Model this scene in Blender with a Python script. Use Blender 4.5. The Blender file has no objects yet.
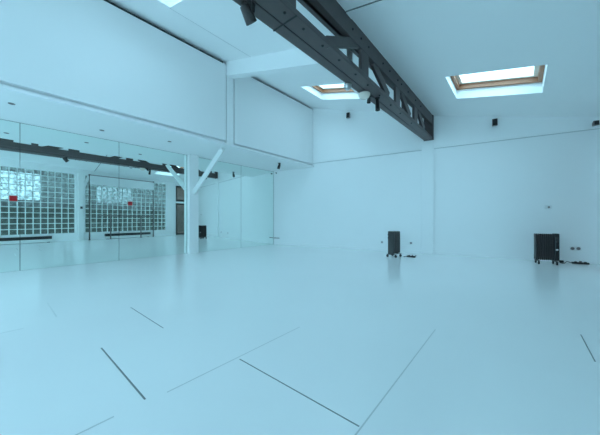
import bpy, bmesh, math, random
from mathutils import Vector, Matrix
random.seed(4)
S = bpy.context.scene
COL = S.collection
R = math.radians

# ------------------------------------------------------------------ materials
def srgb(r, g, b):
    f = lambda c: ((c/255)/12.92 if c/255 <= .04045 else (((c/255)+.055)/1.055)**2.4)
    return (f(r), f(g), f(b), 1)

def mat(name, color, rough=.5, metal=0., spec=.5, noise=0., nscale=8., bump=0., bscale=40., coat=0.):
    m = bpy.data.materials.new(name); m.use_nodes = True
    nt = m.node_tree; b = nt.nodes['Principled BSDF']
    b.inputs['Base Color'].default_value = color if len(color) == 4 else (*color, 1)
    b.inputs['Roughness'].default_value = rough
    b.inputs['Metallic'].default_value = metal
    b.inputs['Specular IOR Level'].default_value = spec
    b.inputs['Coat Weight'].default_value = coat
    b.inputs['Coat Roughness'].default_value = .12
    tc = nt.nodes.new('ShaderNodeTexCoord')
    if noise:
        n = nt.nodes.new('ShaderNodeTexNoise'); n.inputs['Scale'].default_value = nscale
        n.inputs['Detail'].default_value = 5
        nt.links.new(tc.outputs['Object'], n.inputs['Vector'])
        mr = nt.nodes.new('ShaderNodeMapRange')
        mr.inputs['To Min'].default_value = 1-noise; mr.inputs['To Max'].default_value = 1+noise
        nt.links.new(n.outputs['Fac'], mr.inputs['Value'])
        mx = nt.nodes.new('ShaderNodeMix'); mx.data_type = 'RGBA'; mx.blend_type = 'MULTIPLY'
        mx.inputs['Factor'].default_value = 1
        mx.inputs[6].default_value = b.inputs['Base Color'].default_value
        nt.links.new(mr.outputs['Result'], mx.inputs[7])
        nt.links.new(mx.outputs[2], b.inputs['Base Color'])
    if bump:
        n2 = nt.nodes.new('ShaderNodeTexNoise'); n2.inputs['Scale'].default_value = bscale
        nt.links.new(tc.outputs['Object'], n2.inputs['Vector'])
        bp = nt.nodes.new('ShaderNodeBump'); bp.inputs['Strength'].default_value = bump
        bp.inputs['Distance'].default_value = .01
        nt.links.new(n2.outputs['Fac'], bp.inputs['Height'])
        nt.links.new(bp.outputs['Normal'], b.inputs['Normal'])
    return m

M = {}
M['wall'] = mat('white_wall_paint', (.925, .93, .93), .55, noise=.012, nscale=1.3)
M['ceil'] = mat('white_ceiling_paint', (.935, .94, .94), .6, noise=.01, nscale=1.1)
M['panel'] = mat('white_panel_paint', (.90, .905, .905), .5)
M['floor'] = mat('white_floor_paint', (.92, .93, .93), .18, spec=.38, noise=.015, nscale=.9, bump=.02, bscale=3.)
M['seam'] = mat('joint_dirt_and_joist_shade', (.20, .22, .22), .8)
M['seam_pale'] = mat('floor_joint_filler', (.60, .62, .62), .8)
M['gap'] = mat('dark_backing_and_gap_shade', (.035, .04, .04), .8)
M['shade_line'] = mat('grey_shadow_line', (.60, .62, .62), .8)
M['post'] = mat('white_painted_wood', (.87, .88, .87), .45, noise=.02, nscale=5)
M['steel'] = mat('charcoal_painted_timber', (.085, .066, .066), .42, noise=.18, nscale=6, bump=.08, bscale=18)
M['bolt'] = mat('black_bolt_iron', (.012, .012, .013), .5)
M['black'] = mat('black_plastic', (.020, .018, .018), .4)
M['tube'] = mat('dull_grey_tube', (.13, .12, .12), .4)
M['blackmetal'] = mat('black_enamelled_steel', (.045, .035, .034), .36)
M['grey'] = mat('grey_plastic', (.22, .18, .18), .45)
M['chrome'] = mat('brushed_steel', (.5, .5, .5), .3, metal=1)
M['white'] = mat('white_plastic', (.82, .82, .82), .35)
M['dome'] = mat('opal_lamp_glass', (.9, .82, .72), .25)
M['wood'] = mat('varnished_pine', (.40, .17, .085), .4, noise=.25, nscale=9)
M['sash'] = mat('pale_pine_sash', (.95, .84, .72), .4, noise=.1, nscale=9)
M['red'] = mat('red_plate', (.62, .012, .02), .4)
M['paper'] = mat('white_paper', (.82, .83, .83), .7)
M['mortar'] = mat('pale_mortar', (.80, .84, .82), .8)
M['mirror'] = mat('silvered_mirror', (.88, .985, .955), .004, metal=1)
M['edge'] = mat('mirror_edge_green', (.08, .16, .15), .3)
M['ground'] = mat('courtyard_paving', (.16, .17, .16), .9, noise=.2, nscale=2)
M['bounce_paving'] = mat('pale_bounce_paving', (.62, .62, .60), .9, noise=.08, nscale=2)
M['fence'] = mat('weathered_board_fence', (.16, .17, .165), .9, noise=.5, nscale=3)
M['hedge'] = mat('courtyard_hedge', (.05, .075, .05), .9, noise=.4, nscale=4)
M['render'] = mat('courtyard_render', (.30, .32, .31), .9, noise=.15, nscale=1)

def glass(name, tint, transl, gloss=.06, tcol=(.8, .85, .85, 1), ripple=False):
    m = bpy.data.materials.new(name); m.use_nodes = True
    nt = m.node_tree; nt.nodes.remove(nt.nodes['Principled BSDF'])
    out = nt.nodes['Material Output']
    t = nt.nodes.new('ShaderNodeBsdfTransparent'); t.inputs[0].default_value = tint
    g = nt.nodes.new('ShaderNodeBsdfGlossy'); g.inputs['Roughness'].default_value = .06
    a = nt.nodes.new('ShaderNodeMixShader'); a.inputs[0].default_value = gloss
    nt.links.new(t.outputs[0], a.inputs[1]); nt.links.new(g.outputs[0], a.inputs[2])
    last = a
    if ripple:                                # pressed pattern: clearer and cloudier spots in each block
        tc = nt.nodes.new('ShaderNodeTexCoord'); n = nt.nodes.new('ShaderNodeTexNoise'); n.inputs['Scale'].default_value = 13; n.inputs['Detail'].default_value = 2
        nt.links.new(tc.outputs['Object'], n.inputs['Vector'])
        r = nt.nodes.new('ShaderNodeMapRange'); r.inputs['From Min'].default_value = .35; r.inputs['From Max'].default_value = .65
        r.inputs['To Min'].default_value = .30; r.inputs['To Max'].default_value = 1.25
        nt.links.new(n.outputs['Fac'], r.inputs['Value'])
        mx = nt.nodes.new('ShaderNodeMix'); mx.data_type = 'RGBA'; mx.blend_type = 'MULTIPLY'; mx.inputs['Factor'].default_value = 1
        mx.inputs[6].default_value = tint; nt.links.new(r.outputs['Result'], mx.inputs[7]); nt.links.new(mx.outputs[2], t.inputs[0])
    if transl:
        tr = nt.nodes.new('ShaderNodeBsdfTranslucent'); tr.inputs[0].default_value = tcol
        b = nt.nodes.new('ShaderNodeMixShader'); b.inputs[0].default_value = transl
        nt.links.new(a.outputs[0], b.inputs[1]); nt.links.new(tr.outputs[0], b.inputs[2]); last = b
    nt.links.new(last.outputs[0], out.inputs['Surface'])
    return m
M['pane'] = glass('clear_roof_glass', (.93, .95, .95, 1), 0, .05)
M['block'] = glass('rippled_glass_block', (.235, .26, .25, 1), .05, .06, (.5, .53, .52, 1), True)
M['doorpane'] = glass('grey_door_glass', (.34, .27, .24, 1), .06, .06)

# ------------------------------------------------------------------ mesh helpers
class MB:
    def __init__(s): s.bm = bmesh.new()
    def quadbox(s, P):                       # 8 points: bottom ring 0-3, top ring 4-7
        v = [s.bm.verts.new(p) for p in P]
        for f in ((3, 2, 1, 0), (4, 5, 6, 7), (0, 1, 5, 4), (1, 2, 6, 5), (2, 3, 7, 6), (3, 0, 4, 7)):
            s.bm.faces.new([v[i] for i in f])
        return s
    def box(s, x0, x1, y0, y1, z0, z1, fr=None):
        P = [(x0, y0, z0), (x1, y0, z0), (x1, y1, z0), (x0, y1, z0), (x0, y0, z1), (x1, y0, z1), (x1, y1, z1), (x0, y1, z1)]
        if fr: P = [fr(*p) for p in P]
        return s.quadbox(P)
    def bar(s, a, b, w, h, up=(0, 0, 1)):    # rectangular bar from a to b, w across, h along up
        a, b = Vector(a), Vector(b); d = (b-a).normalized(); up = Vector(up)
        sd = d.cross(up).normalized(); u = sd.cross(d).normalized()
        P = []
        for e in (a, b):
            P += [e-sd*w/2-u*h/2, e+sd*w/2-u*h/2, e+sd*w/2+u*h/2, e-sd*w/2+u*h/2]
        return s.quadbox(P)
    def tube(s, pts, r, n=10, cap=True):
        pts = [Vector(p) for p in pts]; rings = []
        rs = r if isinstance(r, (list, tuple)) else [r]*len(pts)
        prev = None
        for i, p in enumerate(pts):
            d = (pts[min(i+1, len(pts)-1)]-pts[max(i-1, 0)]).normalized()
            if prev is None:
                ref = Vector((0, 0, 1)) if abs(d.z) < .9 else Vector((1, 0, 0))
            else: ref = prev
            sd = d.cross(ref)
            if sd.length < 1e-6: sd = d.cross(Vector((0, 1, 0)))
            sd.normalize(); u = sd.cross(d).normalized(); prev = u
            rings.append([s.bm.verts.new(p+sd*rs[i]*math.cos(2*math.pi*k/n)+u*rs[i]*math.sin(2*math.pi*k/n)) for k in range(n)])
        for a, b in zip(rings, rings[1:]):
            for k in range(n): s.bm.faces.new((a[k], a[(k+1) % n], b[(k+1) % n], b[k]))
        if cap:
            s.bm.faces.new(rings[0][::-1]); s.bm.faces.new(rings[-1])
        return s
    def lathe(s, prof, c=(0, 0, 0), n=20, axis=(0, 0, 1)):
        q = Vector((0, 0, 1)).rotation_difference(Vector(axis)); c = Vector(c); rings = []
        for r, z in prof:
            rings.append([s.bm.verts.new(c+q @ Vector((max(r, .0004)*math.cos(2*math.pi*k/n), max(r, .0004)*math.sin(2*math.pi*k/n), z))) for k in range(n)])
        for a, b in zip(rings, rings[1:]):
            for k in range(n): s.bm.faces.new((a[k], a[(k+1) % n], b[(k+1) % n], b[k]))
        s.bm.faces.new(rings[0][::-1]); s.bm.faces.new(rings[-1])
        return s
    def prism(s, pts, t0, t1, fr):           # polygon in frame's (a, c) plane, thickness along b
        a = [s.bm.verts.new(fr(p[0], t0, p[1])) for p in pts]
        b = [s.bm.verts.new(fr(p[0], t1, p[1])) for p in pts]
        s.bm.faces.new(a); s.bm.faces.new(b[::-1]); n = len(pts)
        for k in range(n): s.bm.faces.new((a[k], b[k], b[(k+1) % n], a[(k+1) % n]))
        return s
    def build(s, name, m, parent=None, bevel=0, smooth=False, kind=None, label=None):
        bmesh.ops.recalc_face_normals(s.bm, faces=s.bm.faces[:])
        me = bpy.data.meshes.new(name); s.bm.to_mesh(me); s.bm.free()
        o = bpy.data.objects.new(name, me); COL.objects.link(o)
        me.materials.append(m)
        if bevel:
            b = o.modifiers.new('bevel', 'BEVEL'); b.width = bevel; b.segments = 2; b.limit_method = 'ANGLE'
        if smooth:
            for p in me.polygons: p.use_smooth = True
            if hasattr(me, 'set_sharp_from_angle'): me.set_sharp_from_angle(angle=R(40))
        if parent: o.parent = parent
        if kind: o['kind'] = kind
        if label: o['label'] = label
        return o
def struct(o): o['kind'] = 'structure'; return o
def tag(o, label, cat, group=None):
    o['label'] = label; o['category'] = cat
    if group: o['group'] = group
    return o
def thing(name, label, cat, loc=(0, 0, 0), rz=0, group=None):
    o = bpy.data.objects.new(name, None); COL.objects.link(o)
    o.location = loc; o.rotation_euler = (0, 0, rz); o.empty_display_size = .1
    return tag(o, label, cat, group)
def dup(root, loc, rz, label):
    r = root.copy(); COL.objects.link(r); r.location = loc; r.rotation_euler = (0, 0, rz); r['label'] = label
    for ch in list(root.children):
        c = ch.copy(); COL.objects.link(c); c.parent = r
        for g in list(ch.children):
            d = g.copy(); COL.objects.link(d); d.parent = c
    return r

# ------------------------------------------------------------------ room frames (metres)
MX = -7.008                                   # mirror wall
SX = -5.34                                    # front of the overhang
C0 = Vector((MX, 6.811, 0)); BD = Vector((.9858, .1676, 0)).normalized(); BN = Vector((BD.y, -BD.x, 0))
def back(u, t, z):                            # along the back wall, out into the room, up
    p = C0+BD*u+BN*t; return (p.x, p.y, z)
RD = Vector((.1, 1, 0)).normalized(); RN = Vector((-RD.y, RD.x, 0)); RO = Vector((.75, 1.5, 0))
def right(s, t, z):                           # along the glazed wall, into the room, up
    p = RO+RD*s+RN*t; return (p.x, p.y, z)
def ry(y): return (y-1.5)/RD.y                # wall station for a given y
YN = -4.6                                     # wall behind the camera
XB, ZL, ZB, ZR = -1.87, 4.715, 3.75, 3.062    # roof: high on the left, break over the truss, low on the right
SL = (ZB-ZL)/(XB-SX); SR = (ZR-ZB)/(1.30-XB)
def zc(x): return ZB+(x-XB)*(SL if x < XB else SR)
UB = lambda x: (x-MX)/BD.x                    # back-wall station for a given x

# floor
m = MB(); m.box(-7.3, 2.2, YN-.2, 9.0, -.12, 0); struct(m.build('floor', M['floor']))
SEAMS = [((-1.448, 1.085), (-.56, 1.085), .0035, 0), ((-3.192, .965), (-2.368, .965), .0035, 0), ((-2.353, .522), (-1.506, .522), .0045, 0),
         ((.388, 3.12), (.388, 2.59), .0035, 0), ((-.55, .7), (-.55, 2.46), .0035, 1), ((-1.476, .62), (-1.476, 1.75), .003, 1),
         ((-3.295, .0), (-3.295, .18), .004, 1), ((-1.49, .2), (-1.49, .38), .004, 1), ((-4.1, .41), (-3.44, .41), .005, 1)]
for i, (a, b, w, p) in enumerate(SEAMS):
    m = MB(); x0, x1 = sorted((a[0], b[0])); y0, y1 = sorted((a[1], b[1]))
    if x1-x0 > y1-y0: m.box(x0, x1, y0-w, y0+w, 0, .0008)
    else: m.box(x0-w, x0+w, y0, y1, 0, .0008)
    struct(m.build('trim_%d' % (i+1), M['seam_pale' if p else 'seam']))
NT = len(SEAMS)
def trim(mb, material, **k):
    global NT
    NT += 1
    return struct(mb.build('trim_%d' % NT, material, **k))

# left: mirror wall, overhang with its fascia, panelled front above
m = MB(); m.box(MX-.2, MX-.012, -1.25, 7.05, 0, 2.72); struct(m.build('wall_left', M['gap']))
m = MB(); m.box(MX-.2, MX, YN-.2, -1.2501, 0, 2.72); struct(m.build('wall_left_end', M['wall']))
m = MB(); m.box(MX-.2, SX, YN-.2, 7.2, 2.72, 2.762).box(MX-.2, SX-.12, YN-.2, 7.2, 2.762, 4.9); struct(m.build('wall_upper', M['wall']))
m = MB(); m.box(SX-.12, SX, YN-.2, 3.60, 2.822, 4.625); trim(m, M['panel'])
m = MB(); m.box(SX-.12, SX, 3.85, 7.015, 2.812, 4.65); trim(m, M['panel'])
m = MB(); m.box(SX-.12, SX-.005, 3.625, 3.82, 2.762, 4.71); trim(m, M['wall'])
m = MB()
for y0, y1, z0, z1 in ((3.60, 3.625, 2.83, 4.70), (3.82, 3.85, 2.83, 4.70), (YN, 3.60, 4.62, 4.74), (3.85, 7.015, 4.64, 4.74), (7.015, 7.13, 2.83, 4.74)):
    m.box(SX-.12, SX-.114, y0, y1, z0, z1)
trim(m, M['gap'])  # near-black strips colour in the shade of the gaps round the panels

# back wall: two layers, the upper one a little proud; pilaster under the truss
uR = UB(1.75)
m = MB(); m.box(-.3, uR, -.3, 0, 0, 2.855, back); struct(m.build('wall_back', M['wall']))
m = MB(); m.box(-.3, uR, -.3, .045, 2.855, 5.0, back); struct(m.build('wall_back_upper', M['wall']))
m = MB(); m.box(-.02, uR, 0, .006, 2.838, 2.8551, back); trim(m, M['shade_line'])  # grey strip drawn in as the shadow line at the joint of the layers
m = MB(); m.box(UB(-2.05), UB(-1.755), -.05, .075, 0, 3.07, back); trim(m, M['wall'], bevel=.006)

# wall behind the camera
FX0, FX1, FZ0, FZ1 = -6.6, -.1, .9, 3.30
m = MB(); m.box(-7.3, FX0, YN-.2, YN, 0, 5.2).box(FX1, .6, YN-.2, YN, 0, 5.2).box(FX0, FX1, YN-.2, YN, 0, FZ0).box(FX0, FX1, YN-.2, YN, FZ1, 5.2); struct(m.build('wall_front', M['wall']))
# unseen glazing added in that wall, behind the viewer, for fill light
wf = bpy.data.objects.new('window_7', None); COL.objects.link(wf); struct(wf)
m = MB(); NB = 5; bw = (FX1-FX0)/NB
for k in range(NB+1):
    x = FX0+k*bw; m.box(max(FX0, x-.03), min(FX1, x+.03), YN-.14, YN-.06, FZ0, FZ1)
for k in range(NB):
    for z in (FZ0, 2.5, FZ1-.06): m.box(FX0+k*bw+(.03 if k else .03), FX0+(k+1)*bw-.03, YN-.139, YN-.061, z, z+.06)
m.build('window_frame', M['post'], wf)
for k in range(NB):
    m = MB(); m.box(FX0+k*bw+.03, FX0+(k+1)*bw-.03, YN-.104, YN-.098, FZ0+.06, 2.5).box(FX0+k*bw+.03, FX0+(k+1)*bw-.03, YN-.104, YN-.098, 2.56, FZ1-.06); m.build('pane', M['pane'], wf)
m = MB(); m.box(-16, 9, -20, YN-.22, -.14, -.03); struct(m.build('ground_bounce', M['bounce_paving']))  # unseen pale ground added to bounce daylight in through the glazing

# right: glazed wall
m = MB()
sA, sB, sC, sD = ry(2.36), ry(2.72), ry(6.36), ry(6.9)
sE, sF = ry(7.8), ry(8.6); s0, sW = ry(YN-.3), ry(-.64)
GZ0, GZ1 = .335, 2.92
m.box(s0, sC+.02, -.16, 0, 0, GZ0, right).box(s0, sF, -.16, 0, GZ1, 3.9, right)
m.box(s0, sW, -.16, 0, GZ0, GZ1, right).box(sA, sB, -.16, 0, GZ0, GZ1, right).box(sC, sD, -.16, 0, 0, GZ1, right)
m.box(sE, sF, -.16, 0, 0, GZ1, right)
struct(m.build('wall_right', M['wall']))

def block_window(name, a, b, red_at):
    nc = round((b-a)/.21); nr = 12; w = (b-a)/nc; h = (GZ1-GZ0)/nr; g = .013
    root = bpy.data.objects.new(name, None); COL.objects.link(root); struct(root)
    mm = MB()
    for i in range(nc+1): mm.box(max(a, a+i*w-g), min(b, a+i*w+g), -.11, -.03, GZ0, GZ1, right)
    for j in range(nr+1):
        for i in range(nc):
            mm.box(a+i*w+g, a+(i+1)*w-g, -.109, -.031, max(GZ0, GZ0+j*h-g), min(GZ1, GZ0+j*h+g), right)
    mm.build('mortar_grid', M['mortar'], root)
    gb = MB(); red = None
    for i in range(nc):
        for j in range(nr):
            x0, x1 = a+i*w+g, a+(i+1)*w-g; z0, z1 = GZ0+j*h+g, GZ0+(j+1)*h-g
            if x0 < red_at < x1 and z0 < 1.745 < z1: red = (x0, x1, z0, z1)
            # pillowed face, raised in the middle like a pressed glass block
            d = .02; rim = [(x0, z0), (x1, z0), (x1, z1), (x0, z1)]
            inn = [(x0+d*1.6, z0+d*1.6), (x1-d*1.6, z0+d*1.6), (x1-d*1.6, z1-d*1.6), (x0+d*1.6, z1-d*1.6)]
            vo = [gb.bm.verts.new(right(p[0], -.045, p[1])) for p in rim]
            vi = [gb.bm.verts.new(right(p[0], -.034, p[1])) for p in inn]
            gb.bm.faces.new(vi)
            for k in range(4): gb.bm.faces.new((vo[k], vo[(k+1) % 4], vi[(k+1) % 4], vi[k]))
    gb.build('glass_blocks', M['block'], root)
    if red:
        rm = MB(); rm.box(red[0]-.008, red[1]+.008, -.036, -.018, red[2]-.008, red[3]+.008, right)
        rm.build('red_plate', M['red'], root, bevel=.004)
    return root
block_window('window_1', sW, sA, ry(.53))
block_window('window_2', sB, sC, ry(4.50))

# glazed door with a fanlight over it
d1 = bpy.data.objects.new('door_1', None); COL.objects.link(d1); struct(d1)
def glazed_leaf(a, b, z0, z1, nm, w=.085):
    f = MB(); f.box(a, a+w, -.10, -.03, z0, z1, right).box(b-w, b, -.10, -.03, z0, z1, right)
    f.box(a+w, b-w, -.10, -.03, z0, z0+w*1.2, right).box(a+w, b-w, -.10, -.03, z1-w, z1, right)
    fo = f.build(nm, M['black'], d1)
    p = MB(); p.box(a+w, b-w, -.07, -.062, z0+w*1.2, z1-w, right); p.build('pane', M['doorpane'], fo)
    return fo
lf = glazed_leaf(sD+.03, sE-.03, .01, 1.88, 'door_leaf')
glazed_leaf(sD+.03, sE-.03, 1.98, 2.90, 'fanlight')
h = MB(); h.box(sE-.14, sE-.10, -.03, .03, .93, .97, right).box(sE-.26, sE-.10, .015, .03, .94, .96, right); h.build('handle', M['blackmetal'], lf)
m = MB(); m.box(sD, sE, -.12, 0, 1.88, 1.98, right).box(sD, sD+.03, -.12, 0, 0, GZ1, right).box(sE-.03, sE, -.12, 0, 0, GZ1, right).box(sD+.03, sE-.03, -.12, 0, 2.90, GZ1, right)
trim(m, M['wall'])

# courtyard outside the glass
m = MB(); m.box(2.2, 16, YN-.2, 16, -.14, -.02); struct(m.build('ground', M['ground']))
m = MB(); m.box(6.0, 6.5, -2.8, 16, 0, 1.55); struct(m.build('wall_courtyard', M['hedge']))
m = MB(); m.box(6.7, 6.8, -2.8, 16, 0, 2.0); struct(m.build('wall_fence', M['fence']))
m = MB(); m.box(7.6, 8.2, 1.95, 16, 0, 4.6); struct(m.build('wall_neighbour', M['render']))
m = MB(); m.box(7.55, 7.6, 4.5, 6.6, 2.0, 3.2); trim(m, M['paper'])

# ------------------------------------------------------------------ ceiling with three roof windows
SKY = [(-4.43, -3.10, 5.29, 6.27), (-1.04, .33, 5.39, 6.53), (-4.43, -3.10, 1.0, 1.91)]
def ceiling(xs, ys, holes, name):
    bm = bmesh.new(); V = {}
    def v(x, y):
        k = (round(x, 4), round(y, 4))
        if k not in V: V[k] = bm.verts.new((x, y, zc(x)))
        return V[k]
    for x0, x1 in zip(xs, xs[1:]):
        for y0, y1 in zip(ys, ys[1:]):
            cx, cy = (x0+x1)/2, (y0+y1)/2
            if any(h[0] < cx < h[1] and h[2] < cy < h[3] for h in holes): continue
            bm.faces.new((v(x0, y0), v(x0, y1), v(x1, y1), v(x1, y0)))   # facing down
    ret = bmesh.ops.extrude_face_region(bm, geom=bm.faces[:])
    for e in ret['geom']:
        if isinstance(e, bmesh.types.BMVert): e.co.z += .24
    mb = MB(); mb.bm.free(); mb.bm = bm
    return struct(mb.build(name, M['ceil']))
yl = sorted({YN-.2, 9.0, *[h[2] for h in SKY], *[h[3] for h in SKY]})
ceiling(sorted({-5.6, XB, 2.0, *[h[0] for h in SKY], *[h[1] for h in SKY]}), yl, SKY, 'ceiling')

def roof_window(n, h):
    x0, x1, y0, y1 = h
    root = bpy.data.objects.new('window_%d' % n, None); COL.objects.link(root); struct(root)
    L = lambda a, b, c: (a, b, zc(a)+c)
    f = MB(); w = .06; i = .05                        # pine frame
    X0, X1, Y0, Y1 = x0+.005, x1-.005, y0+.005, y1-.005
    for bx in ((X0, X0+w, Y0, Y1), (X1-w, X1, Y0, Y1), (X0+w, X1-w, Y0, Y0+w), (X0+w, X1-w, Y1-w, Y1)):
        f.box(*bx, .19, .28, L)
    fo = f.build('window_frame', M['wood'], root)
    s = MB(); a = w-.004                              # opening sash
    for bx in ((X0+a, X0+a+.065, Y0+a, Y1-a), (X1-a-.065, X1-a, Y0+a, Y1-a), (X0+a+.065, X1-a-.065, Y0+a, Y0+a+.065), (X0+a+.065, X1-a-.065, Y1-a-.065, Y1-a)):
        s.box(*bx, .275, .36, L)
    so = s.build('sash', M['sash'], root)
    p = MB(); p.box(X0+a+.05, X1-a-.05, Y0+a+.05, Y1-a-.05, .345, .353, L); p.build('pane', M['pane'], so)
for k, h in enumerate(SKY): roof_window(k+3, h)

# boxed joist across the high half of the roof, shallow joist on the low half, board joint by the roof windows
L = lambda a, b, c: (a, b, zc(a)+c)
m = MB(); m.box(SX-.06, -2.09, 3.63, 3.825, -.335, .05, L); trim(m, M['ceil'], bevel=.004)
m = MB(); m.box(-1.77, 1.5, 3.065, 3.20, -.022, .02, L); trim(m, M['ceil'])
m = MB(); m.box(-1.77, 1.5, 3.05, 3.065, -.008, .02, L); trim(m, M['seam'])  # dark strip painted as the shade line along the joist's near edge
m = MB(); m.box(-1.77, -.8, 3.20, 3.212, -.006, .02, L); trim(m, M['shade_line'])  # softer strip painted as the fading shadow along the far edge
m = MB(); m.box(-4.46, -4.452, 1.92, 3.63, -.004, .02, L); trim(m, M['seam_pale'])

# ------------------------------------------------------------------ roof truss
YE = 7.665
def xl(y): return -1.975-.150*(YE-y)/5.7
def xr(y): return -1.768-.012*(YE-y)/5.7
Y0 = YN+.02
tr = thing('roof_truss', 'dark charcoal lattice truss running under the sloping ceiling to the back wall', 'beam', (0, 0, 0))
def ybar(y0, y1, fa, fb, z0, z1, name):
    P = [(fa(y0), y0, z0), (fb(y0), y0, z0), (fb(y1), y1, z0), (fa(y1), y1, z0), (fa(y0), y0, z1), (fb(y0), y0, z1), (fb(y1), y1, z1), (fa(y1), y1, z1)]
    mb = MB(); mb.quadbox(P); return mb.build(name, M['steel'], tr, bevel=.006)
mid = lambda y: xl(y)+(xr(y)-xl(y))*.42
ybar(Y0, YE, xl, lambda y: mid(y)-.006, 3.08, 3.15, 'lower_chord')
ybar(Y0, YE, xl, lambda y: xl(y)+.03, 3.152, 3.31, 'lower_chord')
ybar(Y0, YE, lambda y: mid(y)+.006, xr, 3.08, 3.15, 'lower_chord')
ybar(Y0, YE, lambda y: mid(y)-.02, lambda y: mid(y)+.02, 3.10, 3.145, 'lower_chord')
ybar(Y0, YE, lambda y: xr(y)-.07, xr, 3.47, 3.738, 'upper_chord')
ybar(Y0, YE, xl, lambda y: xl(y)+.06, 3.665, 3.775, 'upper_chord')
ybar(Y0, YE, lambda y: xl(y)+.062, lambda y: xr(y)-.072, 3.705, 3.74, 'top_plate')
def right_member(y0, z0, y1, z1, w, name, inset=.006, t=.05):
    mb = MB()
    a = Vector((xr(y0)-inset-t/2, y0, z0)); b = Vector((xr(y1)-inset-t/2, y1, z1))
    mb.bar(a, b, t, w, up=(0, 1, 0) if abs(y1-y0) < .01 else (0, 0, 1))
    return mb.build(name, M['steel'], tr, bevel=.004)
VS = [-1.3, .3, 1.91, 3.65, 5.05, 6.18]
VW = [.3, .3, .30, .24, .22, .24]
for y, w in zip(VS, VW): right_member(y, 3.14, y, 3.48, w, 'vertical')
DG = [(-.9, 3.17, -.2, 3.5), (.8, 3.17, 1.6, 3.5), (2.66, 3.13, 3.52, 3.56), (3.98, 3.48, 4.62, 3.17), (5.28, 3.48, 5.82, 3.17), (6.40, 3.48, 6.90, 3.17)]
for a in DG: right_member(*a, {2.66: .13}.get(a[0], .15), 'diagonal', inset=.014)
for y in (.9, 5.98, 7.2):
    mb = MB(); mb.bar((xl(y)+.032, y, 3.30), (xl(y)+.032, y, 3.67), .045, .16, up=(0, 1, 0)); mb.build('vertical', M['steel'], tr, bevel=.004)
mb = MB(); mb.box(-1.985, -1.75, YE-.09, YE-.002, 3.072, 3.745); mb.build('end_plate', M['steel'], tr, bevel=.005)
mb = MB(); mb.box(xl(2.1)-.003, xr(2.1)+.003, 2.05, 2.065, 3.074, 3.082); mb.build('splice_plate', M['bolt'], tr)
def bolt(x, y, z, ax):
    mb = MB(); mb.lathe([(.017, 0), (.017, .008), (.010, .016), (.001, .018)], (x, y, z), 10, ax); mb.build('bolt', M['bolt'], tr, smooth=True)
for y in (1.55, 1.95, 2.25, 2.62, 3.0, 3.45, 3.85, 4.3, 4.8, 5.3, 6.0): bolt(mid(y)+.13*(xr(y)-mid(y))/.2, y, 3.08, (0, 0, -1))
for y in (3.25, 3.5, 3.75, 4.3, 4.6, 5.0, 5.2, 5.6, 6.1, 6.5): bolt(xr(y), y, 3.60, (1, 0, 0))

# ------------------------------------------------------------------ mirrors
SE = [-1.25, .339, 1.884, 3.62, 5.302, 6.79]
ML = ['frameless wall mirror cut by the left edge of the photo, nearest the viewer',
      'frameless wall mirror showing the longer half of the first glass-block window',
      'frameless wall mirror left of the white post, showing the paper backdrop',
      'frameless wall mirror right of the white post, showing a black heater',
      'frameless wall mirror in the far corner against the back wall']
for (a, b), lb in zip(zip(SE, SE[1:]), ML):
    m = MB(); m.box(MX-.006, MX, a+(.12 if a == 3.62 else .0035), b-(.15 if b == 3.62 else .0035), .003, 2.712)
    o = m.build('wall_mirror', M['mirror']); tag(o, lb, 'mirror', 'mirrors along the left wall')

# ------------------------------------------------------------------ white posts with braces
def post(loc, w, d, ht, brace, label, rz=0):     # w along x, d along y, braces from (x, y, z) to (x, y, z)
    t = thing('support_post', label, 'post', loc, rz)
    m = MB(); m.box(-w/2, w/2, -d/2, d/2, 0, ht); m.build('shaft', M['post'], t, bevel=.008)
    for a_, b_ in brace:
        m = MB(); m.bar(a_, b_, .10, .11, up=(.6, .3, .7)); m.build('brace', M['post'], t, bevel=.006)
    return t
post((-6.925, 3.605, 0), .15, .26, 2.719, [((.03, 0, 1.66), (1.44, 0, 2.645))], 'white timber post between the mirrors with a brace slanting out to the overhang')
q = right(ry(2.54), .075, 0)
p2 = post((q[0], q[1], 0), .13, .20, 2.95, [((0, -.03, 2.0), (.0, .30, 2.93))], 'white wall post with one brace between the two glass-block windows', rz=math.atan2(-.1, 1))
m = MB(); m.box(-.078, -.0655, -.04, .04, 1.40, 1.50); m.build('switch', M['black'], p2, label='black light switch')

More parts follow.
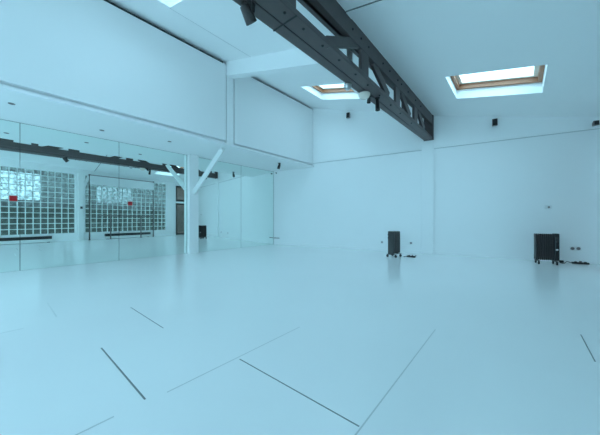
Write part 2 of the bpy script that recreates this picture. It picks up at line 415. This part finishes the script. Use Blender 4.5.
# ------------------------------------------------------------------ oil radiators
def radiator(label, loc, rz, n=9):
    t = thing('oil_radiator', label, 'heater', loc, rz, 'black oil radiators')
    P = .0325; L0 = n*P
    for i in range(n):
        x = -L0/2-.035+i*P+P/2
        m = MB(); pr = []
        for (cx, cz, a0) in ((.056, .615, 0), (-.056, .615, 90), (-.056, .115, 180), (.056, .115, 270)):
            for k in range(5):
                a = R(a0+k*22.5); pr.append((cx+.024*math.cos(a), cz+.024*math.sin(a)))
        fr = lambda a, b, c, x=x: (x+b, a, c)
        m.prism(pr, -.008, .008, fr)
        m.box(x-.0165, x+.0165, -.018, .018, .57, .61).box(x-.0165, x+.0165, -.018, .018, .11, .15).box(x-.011, x+.011, -.03, .03, .15, .57)
        m.build('fin', M['blackmetal'], t, bevel=.002)
    m = MB(); m.box(L0/2-.028, L0/2+.052, -.076, .076, .085, .648); c = m.build('control_box', M['black'], t, bevel=.014)
    for z in (.56, .48):
        m = MB(); m.lathe([(.022, 0), (.020, .012), (.004, .014)], (L0/2+.012, -.075, z), 14, (0, -1, 0)); m.build('dial', M['blackmetal'], c, smooth=True)
    m = MB(); m.box(L0/2-.008, L0/2+.03, -.0795, -.0755, .30, .33); m.build('badge', M['white'], c, label='white badge')
    for x in (-L0/2+.01, L0/2-.0):
        m = MB(); m.box(x-.02, x+.02, -.12, .12, .065, .082).box(x-.015, x+.015, -.02, .02, .08, .12); f = m.build('foot', M['black'], t, bevel=.003)
        for y in (-.105, .105):
            m = MB(); m.lathe([(.030, -.012), (.033, -.006), (.033, .006), (.030, .012)], (x, y, .033), 14, (1, 0, 0)); m.build('caster', M['black'], f, smooth=True)
    return t
va = Vector((.346, -.938, 0)); vl = Vector((-.938, -.346, 0)); ax = va*math.cos(R(24))+vl*math.sin(R(24))
rad = radiator('black oil radiator turned end-on, standing left of the pilaster', (-2.40, 6.52, 0), math.atan2(ax.y, ax.x))
dup(rad, (.43, 7.54, 0), math.atan2(BD.y, BD.x)+R(2), 'black oil radiator seen broadside at the right end of the back wall')

# power strips and cords on the floor
def strip(label, p, rz, cord, ln=.26):
    t = thing('power_strip', label, 'power strip', p, rz, 'power strips on the floor')
    m = MB(); m.box(-ln/2, ln/2, -.028, .028, 0, .038); m.build('body', M['black'], t, bevel=.006)
    for k in range(3):
        m = MB(); m.box(-ln/2+.04+k*.075, -ln/2+.075+k*.075, -.02, .02, .038, .052+.012*(k == 1)); m.build('plug', M['black'] if k != 1 else M['grey'], t, bevel=.004)
    m = MB(); m.tube(cord, .006, 8); m.build('cord', M['black'], t, smooth=True)
strip('black power strip on the floor right of the end-on heater', (-2.05, 6.72, 0), R(8), [(-.09, 0, .012), (-.12, .03, .008), (-.15, .0, .007), (-.17, -.05, .007), (-.13, -.07, .007)], .2)
q = back(UB(.96), .17, 0)
strip('black power strip on the floor by the wall outlets, right of the broadside heater', (q[0], q[1], 0), R(10), [(-.13, 0, .012), (-.17, .01, .03), (-.20, .02, .04), (-.23, -.02, .02), (-.27, -.10, .007), (-.31, -.14, .007), (-.33, -.08, .01)], .26)
q = back(UB(.685), .12, 0)
m = MB(); m.box(-.035, .035, -.02, .02, 0, .05).box(-.02, .02, -.028, -.02, .012, .04); o = m.build('plug_adapter', M['black'], bevel=.006); o.location = q; o.rotation_euler.z = R(10)
tag(o, 'small black plug block on the floor between heater and power strip', 'adapter')

# wall fittings
def outlet(u, z, label, rr=.032, plate=.043, material='grey'):
    t = thing('wall_outlet', label, 'outlet', back(u, 0, z), math.atan2(BD.y, BD.x), 'outlets on the back wall')
    m = MB(); m.box(-plate, plate, -.010, 0, -plate, plate); m.build('plate', M['white'], t, bevel=.004)
    m = MB(); m.lathe([(rr, 0), (rr, .006), (rr*.8, .007)], (0, -.009, 0), 16, (0, -1, 0)); m.build('socket', M[material], t, smooth=True)
outlet(UB(-3.11), .262, 'wall outlet on the back wall left of the end-on heater', .026)
outlet(UB(-2.324), .275, 'wall outlet between the end-on heater and the pilaster', .026)
outlet(UB(.888), .308, 'left one of the paired outlets beside the broadside heater')
outlet(UB(.98), .312, 'right one of the paired outlets beside the broadside heater')
t = thing('wall_thermostat', 'small white wall dial above the broadside heater', 'thermostat', back(UB(.5), 0, 1.22), math.atan2(BD.y, BD.x))
m = MB(); m.box(-.06, .06, -.02, 0, -.04, .04); m.build('case', M['white'], t, bevel=.006)
m = MB(); m.lathe([(.022, 0), (.02, .012), (.002, .013)], (.01, -.02, -.005), 16, (0, -1, 0)); m.build('dial', M['grey'], t, smooth=True)

def speaker(u, z, label, w=.11, hh=.18, tilt=0):
    t = thing('wall_speaker', label, 'speaker', back(u, .03, z), math.atan2(BD.y, BD.x), 'small speakers high on the back wall')
    m = MB(); m.box(-.02, .02, -.05, .02, -.03, .03); m.build('bracket', M['black'], t, bevel=.004)
    m = MB(); m.quadbox([(-w/2, -.17, -hh/2), (w/2, -.17, -hh/2), (w/2*.8, -.05, -hh/2+.02), (-w/2*.8, -.05, -hh/2+.02), (-w/2, -.15, hh/2), (w/2, -.15, hh/2), (w/2*.8, -.05, hh/2-.02), (-w/2*.8, -.05, hh/2-.02)])
    b = m.build('cabinet', M['grey'], t, bevel=.012)
    m = MB(); m.quadbox([(-w/2+.012, -.176, -hh/2+.015), (w/2-.012, -.176, -hh/2+.015), (w/2-.012, -.168, -hh/2+.015), (-w/2+.012, -.168, -hh/2+.015), (-w/2+.012, -.158, hh/2-.015), (w/2-.012, -.158, hh/2-.015), (w/2-.012, -.148, hh/2-.015), (-w/2+.012, -.148, hh/2-.015)])
    m.build('grille', M['black'], b)
speaker(UB(-4.09), 4.17, 'small grey speaker high on the back wall left of the truss')
speaker(UB(-.47), 3.26, 'small grey speaker high on the back wall under the right roof window')
speaker(UB(1.19), 2.93, 'small dark speaker high in the right-hand corner of the back wall', .09, .11)

t = thing('wall_rail', 'short dark rail low on the back wall beside the corner mirror', 'rail', back(.0, 0, .245), math.atan2(BD.y, BD.x))
m = MB(); m.box(.02, .26, -.035, -.015, -.012, .012); m.build('bar', M['grey'], t, bevel=.003)
for x in (.05, .21):
    m = MB(); m.box(x, x+.02, -.018, 0, -.01, .01); m.build('bracket', M['grey'], t)
o = MB().lathe([(.018, 0), (.022, .02), (.016, .05), (.003, .055)], back(.12, 0, 2.655), 12, tuple(BN)).build('wall_hook', M['black'], smooth=True)
tag(o, 'small dark hook high on the back wall beside the corner mirror', 'hook')

# ------------------------------------------------------------------ lamps
def spot(label, loc, rz, tilt, r=.045, ln=.16, stem=.07, group='black spotlights'):
    t = thing('spotlight', label, 'spotlight', loc, rz, group)
    m = MB(); m.lathe([(.045, 0), (.045, -.02), (.012, -.022), (.012, -stem)], (0, 0, 0), 14); m.build('mount', M['black'], t, smooth=True)
    d = Vector((math.sin(tilt), 0, -math.cos(tilt)))
    c = Vector((0, 0, -stem))-d*ln*.35
    m = MB(); m.lathe([(r*.5, 0), (r*.8, .02), (r, ln*.45), (r*1.12, ln), (r*.95, ln), (r*.9, ln-.015)], c, 16, d); m.build('head', M['black'], t, smooth=True)
    return t
spot('black spotlight on the underside of the overhang near the back wall', (-5.80, 5.87, 2.72), R(200), R(20), .04, .17, .08)
spot('small black spotlight hanging third from the near end of the truss', (-1.91, 4.38, 3.08), R(-40), R(8), .036, .22, .08)
spot('tiny black spotlight beside the white dome lamp under the truss', (-2.00, 4.24, 3.08), R(120), R(50), .03, .10, .04)
# big floodlight at the near end
t = thing('spotlight', 'bulky black floodlight clamped under the near end of the truss', 'spotlight', (-2.065, 1.66, 3.088), 0, 'black spotlights')
m = MB(); m.box(-.06, .06, -.04, .04, -.012, 0).box(-.068, -.058, -.02, .02, -.10, 0).box(.058, .068, -.02, .02, -.10, 0); m.build('yoke', M['black'], t, bevel=.004)
m = MB(); d = Vector((-.05, .66, -.75)).normalized(); m.lathe([(.02, 0), (.048, .02), (.054, .09), (.060, .17), (.054, .17), (.05, .15)], Vector((0, -.07, -.025)), 18, d); m.build('head', M['blackmetal'], t, smooth=True)
def dome(label, loc, r=.10, mt='dome'):
    t = thing('dome_lamp', label, 'lamp', loc, 0, 'dome lamps under the truss')
    m = MB(); m.lathe([(r*.9, 0), (r*.92, -.018), (r*.7, -.02)], (0, 0, 0), 20); m.build('base', M['grey'], t, smooth=True)
    m = MB(); m.lathe([(r, -.018), (r*.97, -.045), (r*.8, -.075), (r*.5, -.095), (.002, -.102)], (0, 0, 0), 20); m.build('shade', M[mt], t, smooth=True)
dome('white dome lamp on the truss right beside the roof window', (-2.00, 4.06, 3.08))
dome('small silvery round lamp on the truss edge in front of the left roof window', (-2.065, 3.62, 3.08), .06, 'chrome')

# recessed fittings in the underside of the overhang
for (x, y), lb in zip([(-5.95, .20), (-6.36, 1.42), (-6.1, 2.62)],
                      ['recessed dark spot in the overhang nearest the viewer', 'recessed dark spot in the overhang above the second mirror', 'recessed dark spot in the overhang just left of the white post']):
    o = MB().lathe([(.04, 0), (.04, -.006), (.025, -.008), (.024, -.002)], (x, y, 2.72), 16).build('recessed_downlight', M['grey'], smooth=True)
    tag(o, lb, 'downlight', 'recessed downlights in the overhang')

# ------------------------------------------------------------------ things by the glazed wall, seen in the mirrors
def convector(a, b, label):
    t = thing('low_convector', label, 'heater', (0, 0, 0), 0, 'low convectors under the windows')
    m = MB(); m.box(a, b, .012, .13, .02, .135, right); m.build('casing', M['post'], t, bevel=.006)
    m = MB(); m.box(a-.01, b+.01, .012, .135, .135, .25, right); m.build('grille', M['black'], t, bevel=.004)
    for x in (a+.05, b-.12):
        m = MB(); m.box(x, x+.07, .02, .12, 0, .02, right); m.build('foot', M['black'], t)
convector(ry(-1.6), ry(1.58), 'low convector with a black top under the first glass-block window')
convector(ry(3.45), ry(5.45), 'low convector with a black top under the window behind the ballet barre')
t = thing('ballet_barre', 'portable grey ballet barre standing by the second glass-block window', 'ballet barre')
for s in (ry(3.62), ry(4.95)):
    m = MB(); m.tube([right(s, .20, .02), right(s, .20, 1.09)], .026, 10); m.build('upright', M['tube'], t, smooth=True)
    m = MB(); m.box(s-.03, s+.03, .14, .27, 0, .025, right); m.build('foot', M['tube'], t, bevel=.004)
m = MB(); m.tube([right(ry(3.2), .20, 1.10), right(ry(5.5), .20, 1.10)], .028, 10); m.build('rail', M['tube'], t, smooth=True)
t = thing('backdrop_stand', 'black two-pole backdrop stand in front of the second glass-block window', 'backdrop stand')
for s in (ry(2.82), ry(5.58)):
    m = MB(); m.tube([right(s, .17, .01), right(s, .17, 1.5), right(s, .17, 2.96)], [.026, .024, .018], 10); p = m.build('pole', M['black'], t, smooth=True)
    m = MB(); m.lathe([(.034, 0), (.034, .03), (.028, .05), (.027, .09)], right(s, .17, 0), 16); m.build('base', M['black'], p, smooth=True)
    m = MB(); m.box(s-.03, s+.03, .14, .205, 2.88, 2.955, right); m.build('clamp', M['black'], p, bevel=.006)
m = MB(); m.tube([right(ry(2.78), .17, 2.93), right(ry(5.62), .17, 2.93)], .020, 10); m.build('crossbar', M['grey'], t, smooth=True)
m = MB(); m.box(ry(2.82), ry(5.58), .2065, .2095, 2.50, 2.905, right); tag(m.build('paper_backdrop', M['paper']), 'strip of white backdrop paper hanging from the crossbar of the black stand', 'backdrop')

# ------------------------------------------------------------------ light
SKYK = 7.6
W = bpy.data.worlds.new('sky'); S.world = W; W.use_nodes = True
bg = W.node_tree.nodes['Background']; bg.inputs['Color'].default_value = (.43, .775, 1.0, 1); bg.inputs['Strength'].default_value = 9.0
nt = W.node_tree; tc = nt.nodes.new('ShaderNodeTexCoord'); sx = nt.nodes.new('ShaderNodeSeparateXYZ')
mr = nt.nodes.new('ShaderNodeMapRange'); mr.inputs['From Min'].default_value = 0; mr.inputs['From Max'].default_value = 1
mr.inputs['To Min'].default_value = .70; mr.inputs['To Max'].default_value = 1.0      # overcast sky: zenith somewhat brighter than the horizon
ml = nt.nodes.new('ShaderNodeMath'); ml.operation = 'MULTIPLY'; ml.inputs[1].default_value = SKYK
nt.links.new(tc.outputs['Generated'], sx.inputs[0]); nt.links.new(sx.outputs['Z'], mr.inputs['Value'])
nt.links.new(mr.outputs['Result'], ml.inputs[0]); nt.links.new(ml.outputs[0], bg.inputs['Strength'])
def portal(c, size, sx, sy, direction):
    l = bpy.data.lights.new('daylight_portal', 'AREA'); l.shape = 'RECTANGLE'; l.size = sx; l.size_y = sy
    l.cycles.is_portal = True
    o = bpy.data.objects.new('daylight_portal', l); COL.objects.link(o); o.location = c
    d = Vector(direction); o.rotation_euler = d.to_track_quat('-Z', 'Y').to_euler()
    return o
for h in SKY:
    cx, cy = (h[0]+h[1])/2, (h[2]+h[3])/2
    portal((cx, cy, zc(cx)+.34), 0, h[1]-h[0]+.2, h[3]-h[2]+.2, (0, 0, -1))
for a, b in ((sW, sA), (sB, sC), (sD, sE)):
    portal(right((a+b)/2, -.2, 1.6), 0, b-a+.1, 2.9, tuple(RN))
portal(((FX0+FX1)/2, YN-.22, (FZ0+FZ1)/2), 0, FX1-FX0, FZ1-FZ0, (0, 1, 0))

S.cycles.max_bounces = 14; S.cycles.diffuse_bounces = 10; S.cycles.glossy_bounces = 6
S.cycles.transparent_max_bounces = 16; S.cycles.transmission_bounces = 8
S.cycles.use_denoising = True
S.cycles.caustics_reflective = True; S.cycles.blur_glossy = .5
try: S.cycles.sample_clamp_indirect = 8
except Exception: pass

# ------------------------------------------------------------------ camera
cam = bpy.data.cameras.new('camera'); cam.sensor_width = 36; cam.lens = 36*260/600; cam.shift_y = 1.5/600; cam.clip_start = .02
co = bpy.data.objects.new('camera', cam); COL.objects.link(co); co.location = (0, 0, .95)
co.rotation_euler = (R(90), 0, math.atan2(219, 260)); S.camera = co
S.view_settings.view_transform = 'Standard'; S.view_settings.look = 'None'
S.view_settings.gamma = 1; S.view_settings.exposure = .13
